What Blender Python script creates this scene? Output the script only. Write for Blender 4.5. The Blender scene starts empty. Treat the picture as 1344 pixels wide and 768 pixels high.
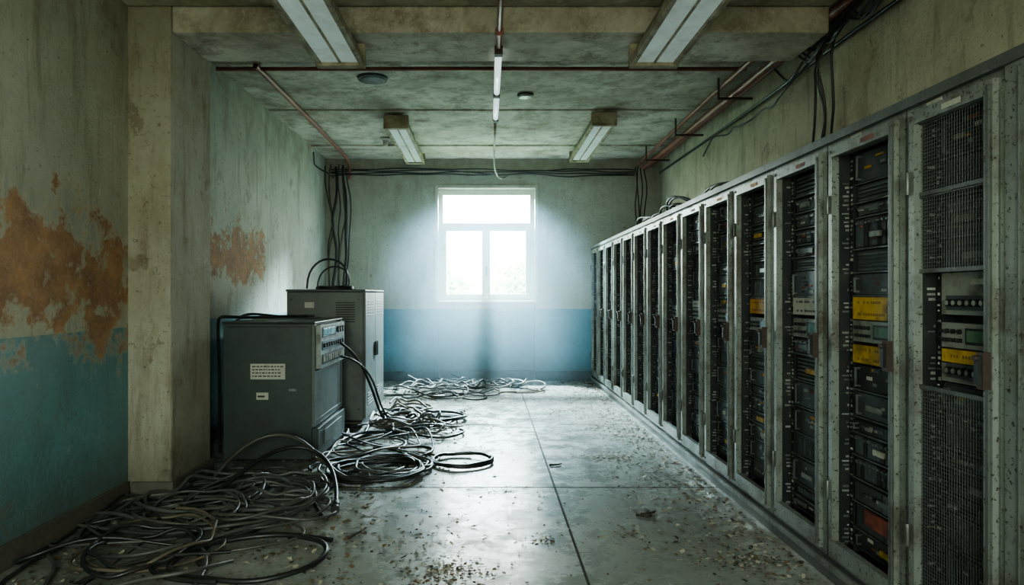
import bpy, math, random
from mathutils import Vector, noise
random.seed(7)
scene = bpy.context.scene
R = random.Random(11)

# ------------------------------------------------------------ material helpers
def newmat(name):
    m = bpy.data.materials.new(name); m.use_nodes = True
    nt = m.node_tree
    return m, nt, nt.nodes['Principled BSDF']
def N(nt, t, **kw):
    n = nt.nodes.new(t)
    for k, v in kw.items(): setattr(n, k, v)
    return n
def pos(nt):
    return N(nt, 'ShaderNodeNewGeometry').outputs['Position']
def noise_tex(nt, vec, scale, detail=6, rough=0.6, stretch=None, dist=0.0):
    if stretch:
        mp = N(nt, 'ShaderNodeMapping'); mp.inputs['Scale'].default_value = stretch
        nt.links.new(vec, mp.inputs['Vector']); vec = mp.outputs[0]
    n = N(nt, 'ShaderNodeTexNoise')
    n.inputs['Scale'].default_value = scale; n.inputs['Detail'].default_value = detail
    n.inputs['Roughness'].default_value = rough; n.inputs['Distortion'].default_value = dist
    nt.links.new(vec, n.inputs['Vector'])
    return n.outputs['Fac']
def ramp(nt, fac, a, b, ca=(0,0,0,1), cb=(1,1,1,1)):
    flip = a > b
    if flip: a, b, ca, cb = b, a, cb, ca
    r = N(nt, 'ShaderNodeValToRGB')
    r.color_ramp.elements[0].position = a; r.color_ramp.elements[0].color = ca
    r.color_ramp.elements[1].position = b; r.color_ramp.elements[1].color = cb
    nt.links.new(fac, r.inputs[0]); return r.outputs[0]
def mix(nt, fac, a, b, mode='MIX'):
    n = N(nt, 'ShaderNodeMixRGB', blend_type=mode)
    for i, v in ((0, fac), (1, a), (2, b)):
        if hasattr(v, 'is_linked') or hasattr(v, 'links'):
            nt.links.new(v, n.inputs[i])
        elif i == 0: n.inputs[0].default_value = v
        else: n.inputs[i].default_value = (*v[:3], 1)
    return n.outputs[0]
def math_(nt, op, a, b=None, clamp=False):
    n = N(nt, 'ShaderNodeMath', operation=op); n.use_clamp = clamp
    for i, v in ((0, a), (1, b)):
        if v is None: continue
        if isinstance(v, (int, float)): n.inputs[i].default_value = v
        else: nt.links.new(v, n.inputs[i])
    return n.outputs[0]
def bump(nt, bsdf, h, strength=0.3, dist=0.02):
    b = N(nt, 'ShaderNodeBump'); b.inputs['Strength'].default_value = strength
    b.inputs['Distance'].default_value = dist
    nt.links.new(h, b.inputs['Height']); nt.links.new(b.outputs[0], bsdf.inputs['Normal'])
def simple(name, col, rough=0.5, metal=0.0, var=0.35, scale=12, grime=(0.03,0.028,0.02), gr=(0.52,0.72), emis=None, bmp=0.1, speck=None):
    m, nt, b = newmat(name); p = pos(nt)
    n1 = noise_tex(nt, p, scale)
    dark = tuple(c*(1-var) for c in col)
    c = mix(nt, n1, dark, tuple(min(1, c*(1+var)) for c in col))
    n2 = noise_tex(nt, p, scale*0.35, 8, 0.7)
    c = mix(nt, math_(nt, 'MULTIPLY', ramp(nt, n2, *gr), 0.8), c, grime)
    if speck:
        n3 = noise_tex(nt, p, speck[2] if len(speck)>2 else 140, 4, 0.75)
        c = mix(nt, ramp(nt, n3, speck[1], speck[1]+0.03), c, speck[0])
    nt.links.new(c, b.inputs['Base Color'])
    rr = math_(nt, 'ADD', math_(nt, 'MULTIPLY', n2, 0.3), rough-0.15)
    nt.links.new(rr, b.inputs['Roughness'])
    b.inputs['Metallic'].default_value = metal
    if emis:
        b.inputs['Emission Color'].default_value = (*emis[0], 1); b.inputs['Emission Strength'].default_value = emis[1]
    if bmp: bump(nt, b, n1, bmp, 0.004)
    return m

def wall_mat(name, patches=(), band=1.18, dirt=0.6, cream=(0.50,0.485,0.37), band_on=True, bl=(0.14,0.275,0.29), blotf=0.35, peel=0.35):
    m, nt, b = newmat(name); p = pos(nt)
    big = noise_tex(nt, p, 0.9, 8, 0.65)
    med = noise_tex(nt, p, 5, 9, 0.72)
    blot = noise_tex(nt, p, 1.9, 9, 0.76, None, 0.2)
    pe = noise_tex(nt, p, 1.5, 12, 0.80)
    fine = noise_tex(nt, p, 38, 6, 0.7)
    streak = noise_tex(nt, p, 3.2, 9, 0.75, (2.2, 2.2, 0.33), 0.3)
    c = mix(nt, ramp(nt, big, 0.3, 0.7), tuple(x*0.72 for x in cream), cream)
    c = mix(nt, math_(nt, 'MULTIPLY', ramp(nt, blot, 0.46, 0.74), blotf), c, (0.24, 0.20, 0.11))
    sep = N(nt, 'ShaderNodeSeparateXYZ'); nt.links.new(p, sep.inputs[0])
    z = sep.outputs[2]
    bandf = None
    if band_on:
        zz = math_(nt, 'ADD', z, math_(nt, 'MULTIPLY', math_(nt, 'SUBTRACT', med, 0.5), 0.03))
        bandf = math_(nt, 'LESS_THAN', zz, band)
        blue = mix(nt, ramp(nt, big, 0.3, 0.7), tuple(x*0.78 for x in bl), tuple(x*1.15 for x in bl))
        blue = mix(nt, math_(nt, 'MULTIPLY', ramp(nt, blot, 0.47, 0.72), 0.45), blue, (0.10,0.14,0.12))
        c = mix(nt, bandf, c, blue)
    pk = ramp(nt, pe, 0.575, 0.590)
    c = mix(nt, math_(nt, 'MULTIPLY', pk, peel), c, (0.21, 0.165, 0.095))
    s = ramp(nt, streak, 0.50, 0.72)
    sd = math_(nt, 'MULTIPLY', s, dirt)
    if bandf is not None: sd = math_(nt, 'MULTIPLY', sd, math_(nt, 'SUBTRACT', 1.0, math_(nt, 'MULTIPLY', bandf, 0.6)))
    c = mix(nt, sd, c, (0.15, 0.12, 0.065))
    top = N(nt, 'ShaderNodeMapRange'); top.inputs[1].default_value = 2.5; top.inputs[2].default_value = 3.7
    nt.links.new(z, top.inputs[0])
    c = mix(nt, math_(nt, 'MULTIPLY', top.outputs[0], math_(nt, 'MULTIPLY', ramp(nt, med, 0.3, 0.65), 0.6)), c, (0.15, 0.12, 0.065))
    chips = ramp(nt, fine, 0.62, 0.65)
    c = mix(nt, math_(nt, 'MULTIPLY', chips, 0.7), c, (0.11, 0.09, 0.055))
    chips3 = ramp(nt, med, 0.36, 0.345)
    c = mix(nt, math_(nt, 'MULTIPLY', chips3, 0.6), c, (0.17, 0.13, 0.08))
    chips2 = ramp(nt, med, 0.665, 0.68)
    c = mix(nt, math_(nt, 'MULTIPLY', chips2, 0.4), c, (0.60, 0.57, 0.45))
    pm = None; hm = None
    for (cx, cy, cz, ry, rz) in patches:
        mp = N(nt, 'ShaderNodeMapping')
        mp.inputs['Location'].default_value = (0, -cy/ry, -cz/rz)
        mp.inputs['Scale'].default_value = (0.0, 1/ry, 1/rz)
        nt.links.new(p, mp.inputs['Vector'])
        ln = N(nt, 'ShaderNodeVectorMath', operation='LENGTH'); nt.links.new(mp.outputs[0], ln.inputs[0])
        d = math_(nt, 'SUBTRACT', 1.0, ln.outputs['Value'])
        nn = noise_tex(nt, p, 3.6, 12, 0.74)
        v = math_(nt, 'ADD', math_(nt, 'MULTIPLY', d, 0.50), math_(nt, 'MULTIPLY', math_(nt, 'SUBTRACT', nn, 0.5), 2.2))
        v = math_(nt, 'MINIMUM', v, math_(nt, 'ADD', math_(nt, 'MULTIPLY', d, 2.0), 0.6))
        mk = ramp(nt, v, 0.10, 0.24)
        hk = ramp(nt, v, 0.0, 0.12)
        pm = mk if pm is None else math_(nt, 'MAXIMUM', pm, mk)
        hm = hk if hm is None else math_(nt, 'MAXIMUM', hm, hk)
    if pm is not None:
        c = mix(nt, math_(nt, 'MULTIPLY', hm, 0.45), c, (0.50, 0.42, 0.28))
        oc = mix(nt, ramp(nt, med, 0.38, 0.62), (0.44, 0.215, 0.085), (0.21, 0.09, 0.042))
        oc = mix(nt, math_(nt, 'MULTIPLY', ramp(nt, fine, 0.5, 0.65), 0.35), oc, (0.45, 0.33, 0.2))
        c = mix(nt, math_(nt, 'MULTIPLY', pm, 0.85), c, oc)
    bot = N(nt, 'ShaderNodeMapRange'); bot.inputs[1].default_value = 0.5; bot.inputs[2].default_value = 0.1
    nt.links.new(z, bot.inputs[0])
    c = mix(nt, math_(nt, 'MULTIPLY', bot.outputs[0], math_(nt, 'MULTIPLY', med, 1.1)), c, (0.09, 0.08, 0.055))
    nt.links.new(c, b.inputs['Base Color'])
    if bandf is not None:
        nt.links.new(math_(nt, 'SUBTRACT', 0.85, math_(nt, 'MULTIPLY', bandf, 0.3)), b.inputs['Roughness'])
    else: b.inputs['Roughness'].default_value = 0.88
    h = math_(nt, 'ADD', math_(nt, 'MULTIPLY', fine, 0.5), med)
    h = math_(nt, 'SUBTRACT', h, math_(nt, 'MULTIPLY', pk, 0.25*min(1,peel*3)))
    if pm is not None: h = math_(nt, 'SUBTRACT', h, math_(nt, 'MULTIPLY', pm, 0.4))
    bump(nt, b, h, 0.65, 0.028)
    return m

M = {}
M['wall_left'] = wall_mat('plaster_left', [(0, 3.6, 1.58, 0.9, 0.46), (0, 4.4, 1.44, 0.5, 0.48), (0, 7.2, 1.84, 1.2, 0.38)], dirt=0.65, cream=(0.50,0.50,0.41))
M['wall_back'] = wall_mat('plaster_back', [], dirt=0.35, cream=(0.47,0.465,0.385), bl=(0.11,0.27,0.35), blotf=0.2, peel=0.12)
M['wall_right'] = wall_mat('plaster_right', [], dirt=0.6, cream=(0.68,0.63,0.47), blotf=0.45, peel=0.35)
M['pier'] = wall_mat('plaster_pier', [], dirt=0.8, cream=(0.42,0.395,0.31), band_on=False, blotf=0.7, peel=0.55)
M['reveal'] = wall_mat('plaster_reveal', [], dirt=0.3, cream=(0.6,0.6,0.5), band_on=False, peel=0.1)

def ceil_mat():
    m, nt, b = newmat('stained_concrete_ceiling'); p = pos(nt)
    big = noise_tex(nt, p, 0.8, 10, 0.75, None, 0.5); med = noise_tex(nt, p, 3.0, 11, 0.8); fine = noise_tex(nt, p, 30, 5, 0.7)
    st = noise_tex(nt, p, 1.6, 10, 0.78)
    c = mix(nt, ramp(nt, big, 0.38, 0.62), (0.30, 0.265, 0.20), (0.60, 0.565, 0.47))
    c = mix(nt, math_(nt, 'MULTIPLY', ramp(nt, med, 0.47, 0.66), 0.85), c, (0.155, 0.12, 0.08))
    c = mix(nt, math_(nt, 'MULTIPLY', ramp(nt, st, 0.57, 0.60), 0.45), c, (0.13, 0.095, 0.06))
    c = mix(nt, math_(nt, 'MULTIPLY', ramp(nt, fine, 0.6, 0.66), 0.5), c, (0.55, 0.51, 0.42))
    nt.links.new(c, b.inputs['Base Color']); b.inputs['Roughness'].default_value = 0.9
    bump(nt, b, math_(nt, 'ADD', med, math_(nt, 'MULTIPLY', fine, 0.3)), 0.7, 0.03)
    return m
M['ceiling'] = ceil_mat()

def floor_mat():
    m, nt, b = newmat('worn_terrazzo_floor'); p = pos(nt)
    big = noise_tex(nt, p, 0.7, 7, 0.65, None, 0.4); med = noise_tex(nt, p, 3.2, 11, 0.8); fine = noise_tex(nt, p, 60, 4, 0.7)
    sp_ = noise_tex(nt, p, 16, 8, 0.8)
    c = mix(nt, ramp(nt, big, 0.35, 0.65), (0.24, 0.255, 0.235), (0.36, 0.38, 0.355))
    c = mix(nt, math_(nt, 'MULTIPLY', ramp(nt, med, 0.52, 0.68), 0.5), c, (0.14, 0.13, 0.10))
    c = mix(nt, math_(nt, 'MULTIPLY', ramp(nt, sp_, 0.58, 0.61), 0.4), c, (0.11, 0.10, 0.07))
    c = mix(nt, math_(nt, 'MULTIPLY', ramp(nt, fine, 0.60, 0.66), 0.4), c, (0.45, 0.44, 0.38))
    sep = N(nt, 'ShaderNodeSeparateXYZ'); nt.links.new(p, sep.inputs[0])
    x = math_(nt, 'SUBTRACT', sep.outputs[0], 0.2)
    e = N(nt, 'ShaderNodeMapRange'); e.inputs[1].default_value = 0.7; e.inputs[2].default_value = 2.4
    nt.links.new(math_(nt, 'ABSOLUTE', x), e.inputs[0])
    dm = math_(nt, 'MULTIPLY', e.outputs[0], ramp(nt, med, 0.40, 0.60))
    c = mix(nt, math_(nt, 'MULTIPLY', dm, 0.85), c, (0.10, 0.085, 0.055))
    nt.links.new(c, b.inputs['Base Color'])
    r = math_(nt, 'ADD', math_(nt, 'MULTIPLY', ramp(nt, med, 0.40, 0.70), 0.45), 0.12)
    r = math_(nt, 'ADD', r, math_(nt, 'MULTIPLY', dm, 0.3), True)
    nt.links.new(r, b.inputs['Roughness'])
    bump(nt, b, math_(nt, 'ADD', med, math_(nt, 'MULTIPLY', fine, 0.25)), 0.07, 0.01)
    return m
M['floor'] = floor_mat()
M['seam'] = simple('floor_joint_filler', (0.04,0.037,0.028), 0.9)
M['base'] = simple('skirting_paint', (0.11,0.10,0.08), 0.7)
M['baseblue'] = simple('skirting_paint_blue', (0.09,0.12,0.13), 0.7)
M['frame'] = simple('rack_paint_grey', (0.25,0.27,0.245), 0.38, 0.4, 0.25, 9, (0.08,0.065,0.042), (0.48,0.66), speck=((0.055,0.045,0.03), 0.585, 60))
M['frame2'] = simple('rack_paint_dark', (0.11,0.12,0.108), 0.45, 0.3, 0.25, 9, speck=((0.045,0.035,0.022), 0.60, 60))
M['dk1'] = simple('module_charcoal', (0.036,0.043,0.044), 0.42, 0.2, 0.4, 20, (0.10,0.09,0.065), (0.48,0.72), speck=((0.22,0.22,0.17), 0.66))
M['dk2'] = simple('module_slate', (0.070,0.083,0.087), 0.40, 0.3, 0.4, 20, (0.035,0.033,0.026), speck=((0.22,0.22,0.17), 0.68))
M['dk3'] = simple('module_graphite', (0.016,0.019,0.019), 0.5, 0.2, 0.4, 20, (0.05,0.044,0.033), speck=((0.15,0.15,0.13), 0.71))
M['ridge'] = simple('module_trim', (0.15,0.162,0.155), 0.38, 0.6, 0.3, 30)
M['panel'] = simple('instrument_panel', (0.27,0.285,0.255), 0.45, 0.2, 0.2, 25, (0.07,0.06,0.04), (0.46,0.66))
M['yellow'] = simple('yellow_label', (0.58,0.36,0.03), 0.6, 0, 0.15, 30, (0.16,0.10,0.02), (0.45,0.65))
M['orange'] = simple('orange_label', (0.55,0.27,0.03), 0.6, 0, 0.2, 30, (0.2,0.1,0.02))
M['red'] = simple('red_label', (0.28,0.06,0.03), 0.6, 0, 0.3, 30, (0.05,0.03,0.02), (0.4,0.6))
M['white'] = simple('paper_label', (0.45,0.45,0.39), 0.7, 0, 0.15, 30, (0.25,0.22,0.15))
M['ink'] = simple('printed_ink', (0.03,0.03,0.03), 0.7)
M['inkb'] = simple('faded_ink', (0.2,0.12,0.03), 0.7)
M['lcd'] = simple('display_glass', (0.12,0.20,0.13), 0.15, 0, 0.2, 30, bmp=0)
M['rust'] = simple('rusty_latch', (0.06,0.042,0.034), 0.6, 0.4, 0.4, 40)
M['pipe'] = simple('red_oxide_pipe', (0.26,0.10,0.07), 0.45, 0.1, 0.4, 8, (0.08,0.06,0.045))
M['box'] = simple('cabinet_grey_green', (0.062,0.078,0.072), 0.42, 0.25, 0.18, 6, (0.04,0.04,0.03), (0.5,0.75), speck=((0.2,0.2,0.16), 0.67, 90))
M['box2'] = simple('cabinet_grey', (0.125,0.14,0.128), 0.45, 0.25, 0.18, 6, (0.05,0.045,0.032), (0.5,0.75), speck=((0.04,0.035,0.025), 0.62, 70))
M['cab1'] = simple('cable_black', (0.020,0.021,0.020), 0.38, 0, 0.4, 12, (0.07,0.06,0.045), (0.5,0.75), bmp=0)
M['cab2'] = simple('cable_grey', (0.085,0.085,0.077), 0.42, 0, 0.4, 12, (0.04,0.035,0.025), bmp=0)
M['cab3'] = simple('cable_tan', (0.12,0.10,0.07), 0.5, 0, 0.4, 12, (0.04,0.035,0.025), bmp=0)
M['fl1'] = simple('flake_cream', (0.46,0.42,0.32), 0.8, bmp=0)
M['fl2'] = simple('flake_brown', (0.16,0.11,0.06), 0.9, bmp=0)
M['fl3'] = simple('flake_dark', (0.05,0.042,0.03), 0.9, bmp=0)
M['fixture'] = simple('lamp_housing', (0.36,0.31,0.21), 0.6, 0, 0.3, 14, (0.11,0.08,0.04), (0.42,0.62))
M['diff'] = simple('lamp_diffuser', (0.54,0.60,0.55), 0.35, 0, 0.1, 6, (0.26,0.25,0.18), (0.46,0.70), emis=((0.74,0.95,0.90), 0.13), bmp=0)
M['tube'] = simple('fluorescent_tube', (0.8,0.85,0.85), 0.2, 0, 0.05, 6, (0.5,0.5,0.4), emis=((0.8,0.95,1.0), 0.8), bmp=0)
M['winframe'] = simple('window_frame_paint', (0.56,0.57,0.46), 0.5, 0, 0.12, 14, (0.3,0.27,0.17), (0.55,0.8))
def glass_mat():
    m = bpy.data.materials.new('window_glass'); m.use_nodes = True; nt = m.node_tree
    nt.nodes.remove(nt.nodes['Principled BSDF']); out = nt.nodes['Material Output']
    t = N(nt,'ShaderNodeBsdfTransparent'); g = N(nt,'ShaderNodeBsdfGlossy'); g.inputs['Roughness'].default_value = 0.05
    mx = N(nt,'ShaderNodeMixShader'); mx.inputs[0].default_value = 0.06
    t.inputs[0].default_value = (0.93,0.97,0.96,1)
    nt.links.new(t.outputs[0], mx.inputs[1]); nt.links.new(g.outputs[0], mx.inputs[2]); nt.links.new(mx.outputs[0], out.inputs['Surface'])
    return m
M['glass'] = glass_mat()
M['leaf'] = simple('foliage', (0.32,0.48,0.26), 0.7, 0, 0.3, 3, (0.2,0.3,0.15), bmp=0)
M['bark'] = simple('bark', (0.12,0.09,0.06), 0.9)
M['grass'] = simple('grass_ground', (0.15,0.22,0.09), 0.9)

# ------------------------------------------------------------ mesh builder
class MB:
    def __init__(s): s.v=[]; s.f=[]; s.m=[]; s.mats=[]; s.sm=[]
    def mi(s, k):
        if k not in s.mats: s.mats.append(k)
        return s.mats.index(k)
    def box(s, x0,x1,y0,y1,z0,z1,k):
        if x0>x1: x0,x1=x1,x0
        if y0>y1: y0,y1=y1,y0
        if z0>z1: z0,z1=z1,z0
        b=len(s.v)
        s.v += [(x0,y0,z0),(x1,y0,z0),(x1,y1,z0),(x0,y1,z0),(x0,y0,z1),(x1,y0,z1),(x1,y1,z1),(x0,y1,z1)]
        for q in ((0,3,2,1),(4,5,6,7),(0,1,5,4),(1,2,6,5),(2,3,7,6),(3,0,4,7)):
            s.f.append(tuple(b+i for i in q)); s.m.append(s.mi(k)); s.sm.append(False)
    def prism(s, pts, d, k):
        b=len(s.v); n=len(pts); d=Vector(d)
        s.v += [tuple(p) for p in pts] + [tuple(Vector(p)+d) for p in pts]
        s.f.append(tuple(b+i for i in range(n))[::-1]); s.f.append(tuple(b+n+i for i in range(n)))
        for i in range(n): s.f.append((b+i, b+(i+1)%n, b+n+(i+1)%n, b+n+i))
        s.m += [s.mi(k)]*(n+2); s.sm += [False]*(n+2)
    def cyl(s, p0, p1, r, k, n=12, r1=None):
        p0=Vector(p0); p1=Vector(p1); r1 = r if r1 is None else r1
        d=(p1-p0).normalized(); a=d.orthogonal().normalized(); c=d.cross(a)
        b=len(s.v)
        for P,rr in ((p0,r),(p1,r1)):
            for i in range(n):
                t=2*math.pi*i/n; s.v.append(tuple(P+(a*math.cos(t)+c*math.sin(t))*rr))
        for i in range(n):
            s.f.append((b+i,b+(i+1)%n,b+n+(i+1)%n,b+n+i)); s.m.append(s.mi(k)); s.sm.append(True)
        s.f.append(tuple(b+i for i in range(n))[::-1]); s.f.append(tuple(b+n+i for i in range(n)))
        s.m += [s.mi(k)]*2; s.sm += [False]*2
    def build(s, name, origin=(0,0,0), bevel=0, parent=None):
        me=bpy.data.meshes.new(name); o=Vector(origin)
        me.from_pydata([tuple(Vector(p)-o) for p in s.v],[],s.f)
        for k in s.mats: me.materials.append(M[k])
        me.polygons.foreach_set('material_index', s.m); me.polygons.foreach_set('use_smooth', s.sm)
        me.update()
        ob=bpy.data.objects.new(name, me); scene.collection.objects.link(ob); ob.location=o
        if bevel:
            bv=ob.modifiers.new('bevel','BEVEL'); bv.width=bevel; bv.segments=2; bv.limit_method='ANGLE'
        if parent: ob.parent=parent
        return ob

def smooth_curve(name, paths, mats, origin=(0,0,0), res=2):
    cu=bpy.data.curves.new(name,'CURVE'); cu.dimensions='3D'; cu.bevel_depth=1.0; cu.bevel_resolution=res; cu.use_fill_caps=True
    o=Vector(origin)
    for k in mats: cu.materials.append(M[k])
    for pts,r,mi in paths:
        sp=cu.splines.new('NURBS'); sp.points.add(len(pts)-1)
        for i,p in enumerate(pts):
            q=Vector(p)-o; sp.points[i].co=(q.x,q.y,q.z,1); sp.points[i].radius=r
        sp.use_endpoint_u=True; sp.order_u=4; sp.resolution_u=3; sp.material_index=mi
    ob=bpy.data.objects.new(name,cu); scene.collection.objects.link(ob); ob.location=o
    return ob

# ------------------------------------------------------------ room dims
YB=11.2; YF=-2.2; H=3.66
XLn=-2.475; XLf=-2.65; XR=2.85
b=MB(); b.box(-3.1,3.2,YF-0.3,YB+0.35,-0.15,0,'floor'); b.build('floor')
b=MB()
for x in (0.49,-1.95): b.box(x-0.007,x+0.007,YF,YB,-0.0005,0.0015,'seam')
for y in (0.1,2.54,4.98,7.42,9.86): b.box(XLf,XR,y-0.008,y+0.008,-0.0005,0.0014,'seam')
b.build('trim_floor_joints')
b=MB()
b.box(-3.1,3.2,YF-0.3,YB+0.35,H,H+0.2,'ceiling')
b.build('ceiling')
b=MB()
ys=[5.3,6.2,7.35,8.25,9.25,10.2,11.19]
for i in range(len(ys)-1):
    dz = 0.012 + 0.012*(i%2)
    b.box(XLf+0.001,XR-0.001,ys[i]+0.012,ys[i+1]-0.012,H-dz,H-0.001,'ceiling')
b.build('trim_ceiling_slabs', bevel=0.006)
b=MB(); b.box(-2.179,2.36,4.71,5.30,3.215,H-0.001,'ceiling'); b.build('ceiling_beam', bevel=0.015)
b=MB(); b.box(XLn+0.001,2.36,3.2,4.69,3.385,H-0.001,'ceiling'); b.build('ceiling_bulkhead', bevel=0.015)
b=MB(); b.box(-2.9,XLn,YF,4.72,0,H,'wall_left'); b.box(-2.9,XLf,4.72,YB,0,H,'wall_left'); b.build('wall_left')
b=MB(); b.box(XLn-0.1,-2.18,4.70,5.38,0,H-0.001,'pier'); b.build('wall_pier_left', bevel=0.02)
b=MB(); b.box(XR,3.15,YF,YB,0,H,'wall_right'); b.box(2.73,XR+0.01,YF,5.42,0,H-0.001,'wall_right'); b.build('wall_right', bevel=0.01)
WX0,WX1,WZ0,WZ1=-0.81,0.775,1.31,3.16
b=MB()
b.box(-2.9,WX0,YB,YB+0.3,0,H,'wall_back'); b.box(WX1,3.15,YB,YB+0.3,0,H,'wall_back')
b.box(WX0,WX1,YB,YB+0.3,WZ1,H,'wall_back'); b.box(WX0,WX1,YB+0.09,YB+0.3,0,WZ0-0.001,'wall_back')
b.build('wall_back')
b=MB()
FX0,FX1,FZ0,FZ1=-1.35,1.05,1.0,2.8
b.box(-2.9,FX0,YF-0.3,YF,0,H,'wall_back'); b.box(FX1,3.15,YF-0.3,YF,0,H,'wall_back')
b.box(FX0,FX1,YF-0.3,YF,FZ1,H,'wall_back'); b.box(FX0,FX1,YF-0.3,YF,0,FZ0,'wall_back')
b.build('wall_front')
b=MB(); b.box(XLn,XLn+0.025,YF,4.67,0,0.13,'base'); b.build('baseboard_left', bevel=0.004)
b=MB(); b.box(XLf,XLf+0.025,5.39,YB-0.03,0,0.13,'base'); b.build('baseboard_left.001', bevel=0.004)
b=MB(); b.box(XLn+0.03,-2.155,4.675,4.70,0,0.12,'base'); b.box(-2.18,-2.155,4.70,5.39,0,0.12,'base'); b.build('baseboard_pier', bevel=0.004)
b=MB(); b.box(XLf+0.03,WX0,YB-0.025,YB,0,0.16,'baseblue'); b.box(WX1,2.8,YB-0.025,YB,0,0.16,'baseblue'); b.box(WX0,WX1,YB+0.06,YB+0.09,0,0.16,'baseblue'); b.build('baseboard_back', bevel=0.004)

# ------------------------------------------------------------ windows
def window(name, x0,x1,z0,z1,y,inward):
    root=bpy.data.objects.new(name,None); scene.collection.objects.link(root); root.location=((x0+x1)/2,y,z0)
    def part(mb,n,bev=0.006):
        ob=mb.build(n,bevel=bev); ob.parent=root; ob.location=Vector((0,0,0))-root.location
    yy0,yy1=(y, y+0.07)
    t=0.075
    f=MB()
    f.box(x0,x0+t,yy0,yy1,z0,z1,'winframe'); f.box(x1-t,x1,yy0,yy1,z0,z1,'winframe')
    f.box(x0+t,x1-t,yy0,yy1,z1-t*1.2,z1,'winframe'); f.box(x0+t,x1-t,yy0,yy1,z0,z0+t*0.8,'winframe')
    zt=z0+(z1-z0)*0.655
    f.box(x0+t,x1-t,yy0-0.015,yy1,zt,zt+0.085,'winframe')
    part(f,'outer_frame')
    xm=(x0+x1)/2; s=0.055
    c=MB()
    for a,bb in ((x0+t,xm-0.006),(xm+0.006,x1-t)):
        za,zb=z0+t*0.8,zt
        c.box(a,a+s,yy0-0.02,yy0+0.04,za,zb,'winframe'); c.box(bb-s-0.015,bb,yy0-0.02,yy0+0.04,za,zb,'winframe')
        c.box(a+s,bb-s-0.015,yy0-0.02,yy0+0.04,zb-s,zb,'winframe'); c.box(a+s,bb-s-0.015,yy0-0.02,yy0+0.04,za,za+s,'winframe')
    c.box(xm-0.02,xm+0.02,yy0-0.035,yy0-0.02,z0+t,zt,'winframe')
    part(c,'casements')
    h=MB(); zh=z0+0.52
    h.box(xm-0.012,xm+0.012,yy0-0.05,yy0-0.035,zh-0.06,zh+0.06,'rust'); h.cyl((xm,yy0-0.045,zh),(xm,yy0-0.085,zh),0.01,'rust'); h.box(xm-0.01,xm+0.01,yy0-0.095,yy0-0.08,zh-0.12,zh+0.02,'rust')
    part(h,'handle',0)
    g=MB(); g.box(x0+t,x1-t,yy0+0.02,yy0+0.024,z0+t*0.8,zt,'glass'); g.box(x0+t,x1-t,yy0+0.04,yy0+0.044,zt+0.085,z1-t*1.2,'glass')
    part(g,'panes',0)
    si=MB(); si.box(x0-0.02,x1+0.02,inward-0.04,y,z0-0.03,z0+0.005,'winframe'); part(si,'sill')
window('window_1',WX0,WX1,WZ0,WZ1,YB+0.14,YB)
window('added_fill_window',FX0,FX1,FZ0,FZ1,YF-0.2,YF-0.1)  # unseen window added behind the camera to let in fill daylight
b=MB()
b.box(WX0-0.05,WX0,YB-0.015,YB,WZ0-0.02,WZ1+0.05,'reveal'); b.box(WX1,WX1+0.05,YB-0.015,YB,WZ0-0.02,WZ1+0.05,'reveal'); b.box(WX0,WX1,YB-0.015,YB,WZ1,WZ1+0.05,'reveal')
b.build('trim_window_surround', bevel=0.004)

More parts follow.
